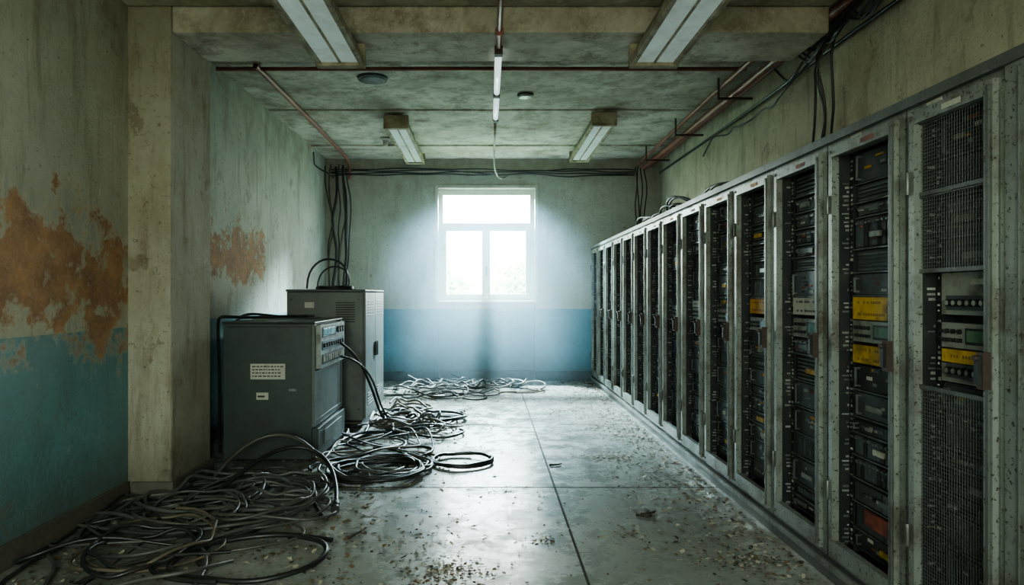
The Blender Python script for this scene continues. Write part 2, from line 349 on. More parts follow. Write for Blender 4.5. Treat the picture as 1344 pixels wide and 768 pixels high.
# ------------------------------------------------------------ equipment racks
F=1.70; PW=0.64; NR=14
def unit(b, kind, y0,y1,z0,z1,x,rr):
    k=rr.choice(['dk1','dk1','dk2','dk3','dk2'])
    g=0.004
    x=x+rr.choice([0,0,0.006,-0.008,-0.004])
    b.box(x,x+0.03,y0,y1,z0+g,z1-g,k)
    h=z1-z0; w=y1-y0
    if kind=='ridge':
        n=max(2,int(h/0.022))
        for i in range(n):
            zz=z0+g+0.008+(h-0.02)*i/n
            b.box(x-0.010,x,y0+0.03,y1-0.03,zz,zz+0.008,rr.choice(['ridge','dk2','dk2','ridge']))
    elif kind=='cards':
        n=rr.choice([6,8,10]); cw=(w-0.04)/n
        for i in range(n):
            ya=y0+0.02+cw*i
            b.box(x-0.010-rr.random()*0.006,x,ya+0.003,ya+cw-0.003,z0+0.014,z1-0.014,rr.choice(['dk1','dk2','dk3','dk2']))
            if rr.random()<0.55:
                zz=z0+0.02+rr.random()*(h-0.05); b.box(x-0.0185,x-0.009,ya+0.01,ya+cw-0.01,zz,zz+0.010,rr.choice(['white','ridge','panel','red','orange','panel','ridge']))
            b.box(x-0.022,x-0.010,ya+0.01,ya+cw-0.01,z1-0.03,z1-0.02,'ridge')
    elif kind=='drawer':
        b.box(x-0.012,x,y0+0.012,y1-0.012,z0+0.01,z1-0.01,k)
        for ya in (y0+0.04,y1-0.05):
            b.box(x-0.035,x-0.029,ya,ya+0.012,z0+0.02,z1-0.02,'ridge')
            b.box(x-0.03,x-0.012,ya,ya+0.012,z0+0.02,z0+0.028,'ridge'); b.box(x-0.03,x-0.012,ya,ya+0.012,z1-0.028,z1-0.02,'ridge')
        for i in range(rr.randint(3,8)):
            ya=y0+0.08+rr.random()*(w-0.2); zz=z0+0.02+rr.random()*max(0.001,h-0.05)
            b.box(x-0.0135-0.0003*i,x-0.012,ya,ya+rr.uniform(0.015,0.06),zz,zz+rr.uniform(0.008,0.018),rr.choice(['white','panel','ridge','panel','orange','dk3','dk2','red']))
    elif kind=='box':
        b.box(x-0.018,x,y0+0.01,y0+w*0.35,z0+0.012,z1-0.012,'dk2'); b.box(x-0.014,x,y0+w*0.38,y1-0.02,z0+0.012,z1-0.012,'dk1')
        for q in range(rr.randint(3,7)):
            ya=y0+w*0.42+q*0.03
            if ya<y1-0.05: b.cyl((x-0.014,ya,z0+h*0.5),(x-0.026,ya,z0+h*0.5),0.008,rr.choice(['panel','ridge','dk3']),8)
        b.box(x-0.0195,x-0.018,y0+0.04,y0+w*0.28,z0+h*0.4,z0+h*0.6,rr.choice(['panel','white','lcd','ridge']))
    else:
        for i in range(int(w/0.016)-3):
            ya=y0+0.025+0.016*i; b.box(x-0.006,x,ya,ya+0.008,z0+0.02,z1-0.02,'ridge' if rr.random()<0.35 else 'dk2')
    b.box(x-0.018,x,y0,y1,z0,z0+0.006,'ridge')
    if rr.random()<0.45:
        ya=y0+0.05+rr.random()*(w-0.2); b.box(x-0.0245,x-0.01,ya,ya+rr.uniform(0.05,0.12),z0+h*0.35,z0+h*0.35+0.025,rr.choice(['white','panel','panel','ridge','yellow']))

def instr(b,y0,y1,z0,z1,x,style):
    w=y1-y0
    b.box(x-0.02,x+0.03,y0,y1,z0+0.003,z1-0.003,'panel')
    if style=='knobs':
        b.box(x-0.023,x-0.02,y0+0.03,y1-0.03,z0+0.02,z0+0.075,'dk2')
        for i in range(6):
            ya=y0+0.06+i*(w-0.12)/5; b.cyl((x-0.02,ya,z0+0.048),(x-0.042,ya,z0+0.048),0.014,'dk3',12); b.cyl((x-0.042,ya,z0+0.048),(x-0.045,ya,z0+0.048),0.009,'panel',10)
        b.box(x-0.022,x-0.02,y0+0.05,y0+0.14,z1-0.05,z1-0.03,'white')
    if style=='screen':
        b.box(x-0.024,x-0.02,y0+0.04,y0+w*0.55,z0+0.02,z1-0.02,'dk3'); b.box(x-0.0255,x-0.024,y0+0.055,y0+w*0.52,z0+0.03,z1-0.028,'lcd')
        for i in range(4):
            ya=y0+w*0.62+i*0.035; b.box(x-0.028,x-0.02,ya,ya+0.02,z0+0.025,z0+0.04,'dk3'); b.cyl((x-0.02,ya+0.01,z1-0.035),(x-0.03,ya+0.01,z1-0.035),0.009,'dk3',10)

def label(b,y0,y1,z0,z1,x,k):
    b.box(x-0.026,x+0.03,y0,y1,z0+0.003,z1-0.003,k)
    n=int((y1-y0-0.06)/0.016); rows=max(1,int((z1-z0)/0.04))
    ik='inkb' if k in('yellow','orange') else 'ink'
    for r_ in range(rows):
        zc=z0+(z1-z0)*(r_+0.5)/rows
        for i in range(n):
            if R.random()<0.75: b.box(x-0.0265,x-0.026,y0+0.03+i*0.016,y0+0.03+i*0.016+0.010,zc-0.006,zc+0.006,ik)

for i in range(NR):
    rr=random.Random(100+i)
    y0=2.13+PW*i
    if y0+PW>YB-0.02: break
    b=MB()
    ya,yb=y0+0.003,y0+PW-0.003
    b.box(F-0.02,2.52,ya-0.003,yb+0.003,0,0.085,'frame2')
    b.box(F-0.035,F-0.02,ya-0.003,yb+0.003,0.06,0.09,'frame')
    b.box(F+0.01,2.55,ya,ya+0.018,0.1,2.15,'frame'); b.box(F+0.01,2.55,yb-0.018,yb,0.1,2.15,'frame')
    b.box(2.535,2.555,ya+0.018,yb-0.018,0.1,2.15,'frame2')
    b.box(F+0.01,2.55,ya,yb,0.085,0.115,'frame2'); b.box(F+0.01,2.55,ya,yb,2.13,2.15,'frame2')
    b.box(F-0.025,2.57,ya-0.003,yb+0.003,2.15,2.19,'frame2')
    if i==0:   # wide end stile closing the row
        b.box(F-0.012,F+0.06,ya,ya+0.095,0.1,2.15,'frame'); b.box(F-0.018,F-0.012,ya+0.03,ya+0.036,0.12,2.13,'frame2')
        ya+=0.09
    b.box(F,F+0.06,ya+0.006,ya+0.042,0.1,2.15,'frame'); b.box(F,F+0.06,yb-0.042,yb,0.1,2.15,'frame')
    b.box(F,F+0.06,ya+0.042,yb-0.042,2.085,2.15,'frame'); b.box(F,F+0.06,ya+0.042,yb-0.042,0.1,0.17,'frame')
    d0,d1=F-0.022,F+0.012
    b.box(d0,d1,ya+0.046,ya+0.088,0.125,2.125,'frame'); b.box(d0,d1,yb-0.080,yb-0.046,0.125,2.125,'frame')
    b.box(d0,d1,ya+0.088,yb-0.08,2.075,2.125,'frame'); b.box(d0,d1,ya+0.088,yb-0.08,0.125,0.205,'frame')
    b.box(d0-0.004,d0,ya+0.060,ya+0.074,0.15,2.1,'frame2')
    b.box(d1,F+0.06,ya+0.085,ya+0.095,0.2,2.08,'dk3'); b.box(d1,F+0.06,yb-0.09,yb-0.08,0.2,2.08,'dk3')
    X=F+0.075
    b.box(X-0.015,X+0.03,yb-0.125,yb-0.09,0.17,2.1,'dk3'); b.box(X-0.015,X+0.03,ya+0.09,ya+0.112,0.17,2.1,'dk2')
    for q in range(90):
        zz=0.2+q*0.0207
        if rr.random()<0.7: b.box(X-0.0175,X-0.015,yb-0.120+rr.random()*0.012,yb-0.105+rr.random()*0.01,zz,zz+0.006+rr.random()*0.008,rr.choice(['panel','frame','white','ridge','frame']))
        if rr.random()<0.5: b.box(F+0.02+rr.random()*0.03,F+0.055,yb-0.0915,yb-0.09,zz,zz+0.006+rr.random()*0.006,rr.choice(['panel','ridge','frame']))
    u0,u1=ya+0.114,yb-0.128
    spec=[]
    if i==0: spec=[(1.325,1.49,'knobs'),(1.20,1.30,'screen'),(1.145,1.20,'yellow'),(1.07,1.145,'knobs2')]
    elif i==1: spec=[(1.285,1.395,'yellow'),(1.18,1.285,'screen'),(1.08,1.17,'yellow')]
    elif i==2: spec=[(1.29,1.39,'white'),(1.165,1.275,'screen')]
    elif i==3: spec=[(1.28,1.38,'orange'),(1.17,1.26,'screen')]
    elif i==5: spec=[(1.30,1.36,'white'),(1.2,1.3,'screen')]
    elif rr.random()<0.7: spec=[(1.2,1.3,'screen')]
    def fill(za,zb):
        z=za
        while z<zb-0.01:
            h=rr.choice([0.07,0.09,0.11,0.13,0.15])
            if zb-z-h<0.07: h=zb-z
            unit(b,rr.choice(['ridge','cards','drawer','drawer','vent','cards','box']),u0,u1,z,z+h,X,rr); z+=h
    if spec:
        lo=min(s[0] for s in spec); hi=max(s[1] for s in spec)
        fill(0.2,lo); fill(hi,2.08)
        for s in spec:
            if s[2] in('knobs','knobs2','screen'): instr(b,u0,u1,s[0],s[1],X,s[2][:5] if s[2]!='screen' else 'screen')
            else: label(b,u0+0.01,u1-0.01,s[0],s[1],X,s[2])
    else: fill(0.2,2.08)
    if i==1:
        b.box(X-0.032,X-0.02,u0+0.05,u1-0.12,0.34,0.41,'red')
    b.box(X+0.03,X+0.05,ya+0.02,yb-0.02,0.13,2.12,'dk3')
    if i in (0,):
        regs=[(1.80,2.075),(1.50,1.785),(0.205,1.04)]
        m0,m1=ya+0.088,yb-0.08
        for za,zb in regs:
            xx=F+0.004; st=0.014; t=0.0011
            n=int((m1-m0)/st)
            for q in range(n+1): b.box(xx,xx+0.0015,m0+q*st-t,m0+q*st+t,za,zb,'frame2')
            n=int((zb-za)/st)
            for q in range(n+1): b.box(xx+0.0015,xx+0.003,m0,m1,za+q*st-t,za+q*st+t,'frame2')
            b.box(xx-0.006,xx+0.006,m0,m1,za-0.012 if za>1 else za,za+0.004,'frame2'); b.box(xx-0.006,xx+0.006,m0,m1,zb-0.004,zb+(0.012 if zb<1.2 else 0),'frame2')
    yl=ya+0.052
    b.box(F-0.05,d0,yl,yl+0.03,1.085,1.21,'rust'); b.box(F-0.062,F-0.05,yl+0.004,yl+0.026,1.10,1.195,'dk3'); b.cyl((F-0.05,yl+0.015,1.19),(F-0.072,yl+0.015,1.19),0.010,'rust')
    b.box(F-0.04,d0,yl+0.03,yl+0.055,1.12,1.17,'rust')
    for zh in (0.4,1.8): b.cyl((d0-0.004,yb-0.044,zh),(d0-0.004,yb-0.044,zh+0.09),0.009,'frame2',8)
    b.box(F-0.024,F-0.022,ya+0.2,ya+0.30,2.088,2.108,rr.choice(['red','white','red','orange'])); b.box(F-0.002,F,ya+0.33,ya+0.42,2.13,2.145,'white')
    for yy in (ya+0.067,yb-0.063):
        for zz in (0.15,2.10): b.cyl((d0,yy,zz),(d0-0.006,yy,zz),0.008,'frame2',8)
    b.build('equipment_rack' if i==0 else 'equipment_rack.%03d'%i, origin=(2.1,y0+PW/2,0), bevel=0.0015 if i<6 else 0)

# ------------------------------------------------------------ left cabinets
root=bpy.data.objects.new('electrical_cabinet',None); scene.collection.objects.link(root); root.location=(-1.82,6.2,0)
def child(mb,n,root,bev=0.008):
    ob=mb.build(n,bevel=bev); ob.parent=root; ob.location=-root.location
x0,x1,y0,y1,z1=-2.21,-1.47,5.70,6.78,1.18
b=MB()
b.box(x0,x1,y0,y1,0.03,z1-0.015,'box'); b.box(x0-0.006,x1+0.03,y0-0.006,y1+0.006,z1-0.015,z1,'box')
child(b,'body',root,0.012)
b=MB()
for (a,c) in ((x0+0.05,y0+0.05),(x1-0.09,y0+0.05),(x0+0.05,y1-0.09),(x1-0.09,y1-0.09)): b.box(a,a+0.05,c,c+0.05,0,0.03,'dk3')
child(b,'feet',root,0)
b=MB()
b.box(x1,x1+0.025,y0,y0+0.05,0.30,z1-0.02,'box2'); b.box(x1,x1+0.025,y1-0.05,y1,0.30,z1-0.02,'box')
b.box(x1,x1+0.025,y0+0.05,y1-0.05,0.30,0.35,'box'); b.box(x1,x1+0.018,y0+0.05,y1-0.05,0.35,0.76,'box2')
b.box(x1,x1+0.055,y0+0.01,y1-0.01,0.04,0.285,'box')
b.box(x1+0.055,x1+0.062,y0+0.2,y1-0.2,0.12,0.24,'box2')
child(b,'front_panel',root,0.006)
b=MB()
b.box(x1,x1+0.06,y0+0.06,y1-0.06,0.78,z1-0.03,'panel')
xx=x1+0.06
b.box(xx,xx+0.005,y0+0.12,y1-0.45,1.04,1.13,'dk3'); b.box(xx+0.005,xx+0.007,y0+0.15,y1-0.48,1.055,1.115,'lcd')
b.box(xx,xx+0.004,y0+0.12,y1-0.12,0.93,1.01,'dk2')
for i in range(9): b.cyl((xx,y0+0.17+i*0.09,0.97),(xx+0.02,y0+0.17+i*0.09,0.97),0.018,'dk3',10)
b.box(xx,xx+0.004,y0+0.12,y1-0.12,0.81,0.90,'dk3')
for i in range(10): b.box(xx+0.004,xx+0.012,y0+0.15+i*0.08,y0+0.19+i*0.08,0.83,0.88,'white' if i%3==0 else 'panel')
for i in range(3): b.cyl((xx,y1-0.38+i*0.1,1.085),(xx+0.02,y1-0.38+i*0.1,1.085),0.028,'dk3',12)
child(b,'instrument_panel',root,0.003)
b=MB()
b.box(-1.98,-1.69,y0-0.003,y0,0.70,0.83,'white')
for r_ in range(4):
    xx=-1.965
    while xx<-1.73:
        w=R.uniform(0.01,0.03); b.box(xx,xx+w,y0-0.004,y0-0.003,0.722+r_*0.027,0.731+r_*0.027,'ink'); xx+=w+0.008
b.box(-1.93,-1.83,y0-0.003,y0,0.53,0.59,'white'); b.box(-1.92,-1.86,y0-0.004,y0-0.003,0.55,0.565,'ink')
b.box(-1.66,-1.60,y0-0.003,y0,0.60,0.62,'panel')
child(b,'labels',root,0)
b=MB()
for zz in (0.12,1.1):
    for xx in (x0+0.04,x1-0.04): b.cyl((xx,y0,zz),(xx,y0-0.006,zz),0.012,'dk2',8)
b.box(x0+0.03,x1-0.03,y0-0.004,y0,1.135,1.142,'dk3')
child(b,'side_seams',root,0)

root=bpy.data.objects.new('metal_locker_cabinet',None); scene.collection.objects.link(root); root.location=(-1.7,7.8,0)
x0,x1,y0,y1,z1=-2.12,-1.31,7.20,8.45,1.46
b=MB()
b.box(x0,x1,y0,y1,0.08,z1-0.02,'box2'); b.box(x0-0.01,x1+0.025,y0-0.01,y1+0.01,z1-0.02,z1+0.005,'box2'); b.box(x0+0.02,x1-0.02,y0+0.02,y1-0.02,0,0.08,'dk3')
child(b,'body',root,0.01)
b=MB(); ym=(y0+y1)/2
for a,c in ((y0+0.01,ym-0.005),(ym+0.005,y1-0.01)):
    b.box(x1,x1+0.022,a,c,0.10,z1-0.03,'box2')
    for q in range(6): b.box(x1+0.022,x1+0.028,a+0.12,c-0.12,1.18+q*0.03,1.19+q*0.03,'dk3')
    for q in range(5): b.box(x1+0.022,x1+0.028,a+0.12,c-0.12,0.22+q*0.03,0.23+q*0.03,'dk3')
b.box(x1+0.022,x1+0.05,ym-0.06,ym-0.03,0.72,0.88,'dk3'); b.box(x1+0.022,x1+0.05,ym+0.03,ym+0.06,0.72,0.88,'dk3')
child(b,'doors',root,0.004)
b=MB()
b.box(-1.93,-1.83,y0-0.003,y0,1.27,1.33,'white')
for xx in (x0+0.05,x1-0.05):
    for zz in (0.2,0.8,1.36): b.cyl((xx,y0,zz),(xx,y0-0.006,zz),0.012,'dk2',8)
for q in range(9): b.box(-1.60,-1.40,y0-0.004,y0,1.12+q*0.025,1.13+q*0.025,'dk3')
child(b,'side_details',root,0)

# ------------------------------------------------------------ ceiling lights
def fixture(name,x,ya,yb,z,w=0.25,hang=None):
    root=bpy.data.objects.new(name,None); scene.collection.objects.link(root); root.location=(x,(ya+yb)/2,z)
    b=MB()
    hw=w/2
    b.prism([(x-hw*0.7,ya,z+0.13),(x-hw,ya,z+0.02),(x+hw,ya,z+0.02),(x+hw*0.7,ya,z+0.13)],(0,yb-ya,0),'fixture')
    b.box(x-hw,x-hw+0.035,ya,yb,z-0.022,z+0.02,'fixture'); b.box(x+hw-0.035,x+hw,ya,yb,z-0.022,z+0.02,'fixture')
    b.box(x-hw-0.006,x+hw+0.006,ya-0.02,ya+0.05,z-0.03,z+0.132,'fixture'); b.box(x-hw-0.006,x+hw+0.006,yb-0.05,yb+0.02,z-0.03,z+0.132,'fixture')
    b.box(x-0.008,x+0.008,ya,yb,z-0.012,z+0.02,'fixture')
    child(b,'housing',root,0.004)
    b=MB()
    for s in (-1,1):
        b.box(x+s*0.010,x+s*(hw-0.037),ya+0.05,yb-0.05,z-0.006,z+0.019,'diff')
    child(b,'diffuser',root,0.003)
    b=MB()
    for yy in (ya+0.2,yb-0.2): b.box(x-0.03,x+0.03,yy-0.02,yy+0.02,z+0.13,hang,'fixture')
    child(b,'brackets',root,0)
fixture('ceiling_light',-1.06,3.30,4.95,3.08,0.34,3.385)
fixture('ceiling_light.001',1.20,3.30,4.95,3.08,0.34,3.385)
fixture('ceiling_light.002',-1.12,8.35,10.6,3.47,0.29,H-0.025)
fixture('ceiling_light.003',1.40,8.2,10.45,3.47,0.29,H-0.025)
root=bpy.data.objects.new('fluorescent_strip_light',None); scene.collection.objects.link(root); root.location=(0.08,6,3.18)
b=MB(); b.cyl((0.08,3.3,3.19),(0.08,4.95,3.19),0.020,'pipe'); b.cyl((0.08,3.9,3.19),(0.08,3.98,3.19),0.03,'pipe'); b.cyl((0.08,4.6,3.19),(0.08,4.66,3.19),0.03,'pipe')
b.cyl((0.08,6.9,3.19),(0.08,8.4,3.19),0.012,'fixture')
child(b,'conduit',root,0)
b=MB(); b.cyl((0.08,5.0,3.185),(0.08,6.0,3.185),0.026,'tube'); b.cyl((0.08,6.08,3.185),(0.08,6.9,3.185),0.026,'tube')
child(b,'tubes',root,0)
b=MB(); b.box(0.05,0.11,5.32,6.92,3.211,3.24,'fixture')
for yy in (4.95,6.0,6.86): b.box(0.05,0.11,yy,yy+0.06,3.15,3.212,'rust')
for yy in (5.6,6.6,8.2): b.cyl((0.08,yy,3.19),(0.08,yy,H-0.025),0.005,'rust',6)
for yy in (3.6,4.5): b.cyl((0.08,yy,3.19),(0.08,yy,3.384),0.008,'rust',6)
child(b,'bracket',root,0)
def disc(name,x,y,r):
    b=MB(); b.cyl((x,y,H-0.025),(x,y,H-0.05),r,'frame2',28,r*0.92); b.cyl((x,y,H-0.05),(x,y,H-0.058),r*0.8,'frame',28,r*0.7); b.build(name,origin=(x,y,H))
disc('ceiling_speaker',-1.18,7.0,0.16)
disc('ceiling_speaker.001',0.42,7.6,0.09)
b=MB(); b.cyl((-1.45,9.7,H-0.025),(-1.45,9.7,H-0.06),0.07,'white',20); b.cyl((-1.45,9.7,H-0.06),(-1.45,9.7,H-0.14),0.04,'white',20,0.025); b.build('smoke_detector',origin=(-1.45,9.7,H))

# ------------------------------------------------------------ pipes
P=[]
P.append(([(-2.62,6.6,3.59),(-1,6.6,3.595),(1,6.6,3.59),(2.5,6.6,3.59)],0.020,0))
P.append(([(-2.21,6.5,3.59),(-2.21,8,3.59),(-2.22,10,3.59),(-2.24,10.9,3.585),(-2.25,11.15,3.56),(-2.25,11.16,3.3)],0.026,0))
smooth_curve('ceiling_conduit',P,['pipe'],(0,6.6,3.59),3)
P=[]
P.append(([(2.54,2.5,3.48),(2.54,5,3.48),(2.54,8,3.47),(2.54,11.1,3.48)],0.038,0))
P.append(([(2.65,2.5,3.52),(2.65,5,3.52),(2.65,8,3.51),(2.67,11.1,3.52)],0.027,0))
P.append(([(2.42,4,3.55),(2.41,6,3.55),(2.40,8,3.55),(2.45,9.5,3.55),(2.45,11.1,3.54)],0.024,0))
P.append(([(2.66,2.5,3.30),(2.66,4,3.31),(2.66,5.4,3.33),(2.78,6.2,3.36),(2.80,8,3.38),(2.80,11.1,3.40)],0.016,1))
smooth_curve('wall_pipes',P,['pipe','cab1'],(2.56,6,3.5),3)
b=MB()
for yy in (3.2,5.6,7.0,8.6,10.2):
    b.box(2.38,2.72,yy,yy+0.03,3.415,3.435,'rust'); b.box(2.365,2.38,yy,yy+0.03,3.415,H-0.025,'rust')
b.build('pipe_brackets')

def wob(pts,amp,n,seed):
    out=[]
    for i in range(len(pts)-1):
        a=Vector(pts[i]); c=Vector(pts[i+1])
        for k in range(n):
            t=k/n; p=a.lerp(c,t); q=p*1.7+Vector((seed*3.1,seed,0))
            out.append(p+Vector((noise.noise(q)*amp,noise.noise(q+Vector((9,0,0)))*amp*0.4,noise.noise(q+Vector((0,9,0)))*amp)))
    out.append(Vector(pts[-1])); return out
P=[]
for k in range(7):
    xx=-2.60+0.055*k; yy=11.10-0.02*(k%3)
    P.append((wob([(xx,yy,3.52),(xx+0.02,yy,2.6),(xx-0.01,yy,1.6),(xx+0.02,yy,0.6 if k%2 else 1.5)],0.09,6,k),0.009+0.006*(k%3),1 if k%3==1 else 0))
for k in range(4):
    P.append((wob([(-2.55,11.12,3.46-0.035*k),(-1,11.14,3.47-0.03*k),(0.3,11.14,3.45-0.03*k),(1.4,11.14,3.46-0.03*k),(2.4,11.12,3.45-0.03*k)],0.05,6,k+20),0.010,0))
for k in range(4):
    xx=2.40+0.05*k; P.append((wob([(xx,11.1,3.5),(xx+0.02,11.1,3.0),(xx,11.1,2.4-0.15*k)],0.08,5,k+40),0.010,0))
P.append((wob([(-2.58,9.9,3.5),(-2.6,10.6,3.35),(-2.5,11.05,3.3)],0.1,5,61),0.012,0))
P.append(([(0.08,8.4,3.18),(0.08,9.0,3.12),(0.12,9.8,3.1),(0.22,10.6,3.2),(0.32,11.1,3.35)],0.010,1))
smooth_curve('wall_cable_bundle',P,['cab1','cab3'],(0,11.1,3.4))
P=[]
for k in range(9):
    r2=random.Random(300+k); y_=r2.uniform(4.2,5.9)
    x_=2.60 if y_<5.3 else 2.70
    P.append(([(x_,y_-0.7,3.50),(x_-0.1,y_-0.35,3.42),(x_-0.12,y_,3.2+r2.uniform(-.15,.1)),(x_-0.03,y_+0.25,3.3),(x_-0.05,y_+0.5,3.52)],0.010,0))
for k in range(4):
    y_=5.15+0.09*k
    P.append((wob([(2.62,y_-0.2,3.5),(2.58,y_,3.2),(2.64,y_+0.05,2.8),(2.60,y_+0.02,2.45-0.06*k),(2.55,y_+0.15,2.21)],0.10,4,k+80),0.010,0))
P.append((wob([(2.70,5.7,3.4),(2.76,6.6,3.22),(2.78,7.6,3.3),(2.78,8.8,3.2)],0.15,6,91),0.010,0))
smooth_curve('hanging_cables',P,['cab1'],(2.6,5,3.4))
P=[]
for k in range(10):
    r2=random.Random(500+k); y_=r2.uniform(4.4,8.4); L=r2.uniform(0.5,1.2)
    hh=r2.uniform(0.06,0.22)
    P.append(([(1.95,y_,2.203),(1.82+r2.random()*0.1,y_+L*0.2,2.203+hh*0.7),(1.78,y_+L*0.5,2.203+hh),(1.84,y_+L*0.8,2.21+hh*0.4),(1.95,y_+L,2.203)],0.011,0))
smooth_curve('rack_top_cables',P,['cab1'],(1.9,6,2.2))

# ------------------------------------------------------------ floor cables
def coil(cx,cy,rad,turns,seed,th,ecc=1.0,rot=0.0,lift=0.05,jit=0.12):
    pts=[]; n=int(turns*18)
    for i in range(n+1):
        a=2*math.pi*i/18+seed
        q=Vector((math.cos(a)*0.8,math.sin(a)*0.8,i/18*0.55+seed*7))
        r=rad*(1+jit*2*noise.noise(q))
        ox=0.25*rad*noise.noise(Vector((i/30,seed,3))); oy=0.25*rad*noise.noise(Vector((i/30,seed,8)))
        x=r*math.cos(a); y=r*math.sin(a)*ecc
        X=cx+ox+x*math.cos(rot)-y*math.sin(rot); Y=cy+oy+x*math.sin(rot)+y*math.cos(rot)
        z=th+0.004+lift*abs(noise.noise(q*1.3+Vector((5,5,5))))*1.6+ (i/n)*lift*0.4
        pts.append((X,Y,z))
    return pts
def meander(cx,cy,rx,ry,L,seed,th,lift=0.06,curv=5.0):
    r2=random.Random(seed); x=cx+r2.uniform(-.7,.7)*rx; y=cy+r2.uniform(-.7,.7)*ry; h=r2.uniform(0,6.28); pts=[]; ds=0.06
    sgn=r2.choice([-1,1])
    for i in range(int(L/ds)):
        pts.append((x,y,th+0.004+lift*max(0,noise.noise(Vector((i*0.08,seed,1)))+0.15)*1.4))
        k=sgn*1.2+curv*noise.noise(Vector((i*0.045,seed*1.7,4)))
        dx,dy=(cx-x)/rx,(cy-y)/ry
        if dx*dx+dy*dy>1:
            want=math.atan2(cy-y,cx-x); dd=(want-h+math.pi)%(2*math.pi)-math.pi
            k=max(-5,min(5,dd*3))
        h+=k*ds; x+=math.cos(h)*ds; y+=math.sin(h)*ds
    return pts
def clampx(pts, lo=-2.42):
    out=[]
    for p in pts:
        x,y,z=p
        if y<4.6: x=max(x,lo)
        elif y<5.6: x=max(x,-2.12)
        if 5.62<y<6.85: x=max(x,-1.38)
        elif 7.1<y<8.55: x=max(x,-1.24)
        out.append((x,y,z))
    return out
MT=['cab1','cab2','cab3']
P=[]
for k in range(8):
    r2=random.Random(k); P.append((clampx(coil(r2.uniform(-2.0,-1.35),r2.uniform(3.5,4.9),r2.uniform(0.22,0.45),r2.uniform(1.6,3.2),k*1.3,0.013,r2.uniform(0.7,1.2),r2.random()*3,0.09,0.22)),r2.choice([0.009,0.011,0.013]),r2.choice([0,1,1,1,2])))
for k in range(11): P.append((clampx(meander(-1.75,4.2,0.65,1.1,R.uniform(3,6),k+50,0.012,0.08)),R.choice([0.008,0.010,0.012]),R.choice([0,0,1,1,2])))
P.append((clampx(coil(-1.28,3.62,0.42,1.7,0.4,0.014,0.75,0.2,0.03,0.1)),0.014,0))
P.append((clampx([(-1.9,4.6,0.02),(-1.75,4.9,0.15),(-1.55,5.15,0.30),(-1.25,5.2,0.22),(-1.08,4.9,0.08),(-1.02,4.62,0.02),(-1.0,4.5,0.02)]),0.016,0))
P.append((clampx([(-2.05,5.0,0.02),(-1.95,5.3,0.22),(-1.7,5.45,0.34),(-1.4,5.35,0.25),(-1.15,5.1,0.06),(-0.95,5.0,0.02),(-0.7,5.25,0.02)]),0.016,1))
P.append((clampx([(-1.0,4.2,0.02),(-1.2,4.6,0.02),(-1.3,5.0,0.03),(-1.15,5.35,0.02),(-0.9,5.45,0.02),(-0.6,5.7,0.02)]),0.014,0))
P.append((coil(-0.86,5.33,0.36,4.3,2.0,0.014,0.85,0.3,0.06,0.12),0.014,0))
P.append((coil(-0.76,5.50,0.30,2.6,4.0,0.013,0.8,0.0,0.05,0.16),0.012,1))
P.append((coil(-0.21,5.72,0.25,1.9,1.0,0.014,0.95,0.3,0.02,0.05),0.015,0))
P.append(([(-0.43,5.6,0.02),(-0.55,5.45,0.02),(-0.75,5.2,0.02),(-1.0,5.1,0.03),(-1.2,5.4,0.03),(-1.25,5.6,0.02)],0.015,0))
for k in range(4): P.append((clampx(meander(-1.0,5.75,0.45,0.6,R.uniform(2.5,4),k+150,0.012,0.06)),0.011,R.choice([0,1,2])))
for k in range(7):
    r2=random.Random(70+k); P.append((clampx(coil(r2.uniform(-1.1,-0.65),r2.uniform(6.3,8.2),r2.uniform(0.2,0.36),r2.uniform(2,3.6),k*2.1,0.013,r2.uniform(0.8,1.3),r2.random()*3,0.12,0.2)),r2.choice([0.010,0.013]),r2.choice([0,1,1,2])))
P.append((coil(-0.62,7.75,0.36,3,0.5,0.014,0.9,0,0.05,0.1),0.014,0))
for k in range(8): P.append((clampx(meander(-0.95,7.2,0.42,1.4,R.uniform(2.5,4.5),k+250,0.012,0.1)),R.choice([0.009,0.012]),R.choice([0,0,1,2])))
for k in range(8):
    r2=random.Random(90+k); P.append((coil(r2.uniform(-1.2,0.5),r2.uniform(10.0,10.75),r2.uniform(0.18,0.34),r2.uniform(2,3.2),k*1.1,0.013,r2.uniform(0.7,1.0),0,0.10,0.2),r2.choice([0.010,0.013]),r2.choice([0,0,0,1])))
for k in range(9): P.append((clampx(meander(-0.5,9.95,1.2,0.75,R.uniform(2.5,5),k+350,0.012,0.08)),R.choice([0.009,0.012]),R.choice([0,0,0,2])))
P.append((wob([(0.2,10.3,0.02),(0.5,10.2,0.02),(0.78,9.9,0.02)],0.0,4,3),0.013,0))
smooth_curve('tangled_floor_cables',P,MT,(-1.2,5.5,0))
b=MB(); b.cyl((-1.0,4.52,0.03),(-0.98,4.40,0.03),0.024,'cab1',12,0.028); b.cyl((-0.98,4.40,0.03),(-0.975,4.36,0.03),0.028,'cab1',12)
for s in (-1,1): b.cyl((-0.975+s*0.011,4.36,0.03),(-0.97+s*0.011,4.325,0.03),0.004,'ridge',8)
b.build('power_plug',origin=(-1,4.45,0))
P=[]
P.append(([(-1.40,6.5,0.95),(-1.28,6.6,0.85),(-1.2,6.8,0.6),(-1.15,7.0,0.35),(-1.1,7.1,0.1),(-1.0,7.2,0.02)],0.014,0))
P.append(([(-1.38,6.4,0.83),(-1.22,6.5,0.8),(-1.1,6.9,0.5),(-1.12,7.1,0.2),(-1.0,7.3,0.02)],0.011,0))
P.append(([(-2.35,6.0,0.02),(-2.33,5.95,0.7),(-2.34,5.9,1.15),(-2.30,5.85,1.23),(-2.22,5.95,1.21),(-2.1,6.2,1.20),(-1.9,6.5,1.20)],0.014,0))
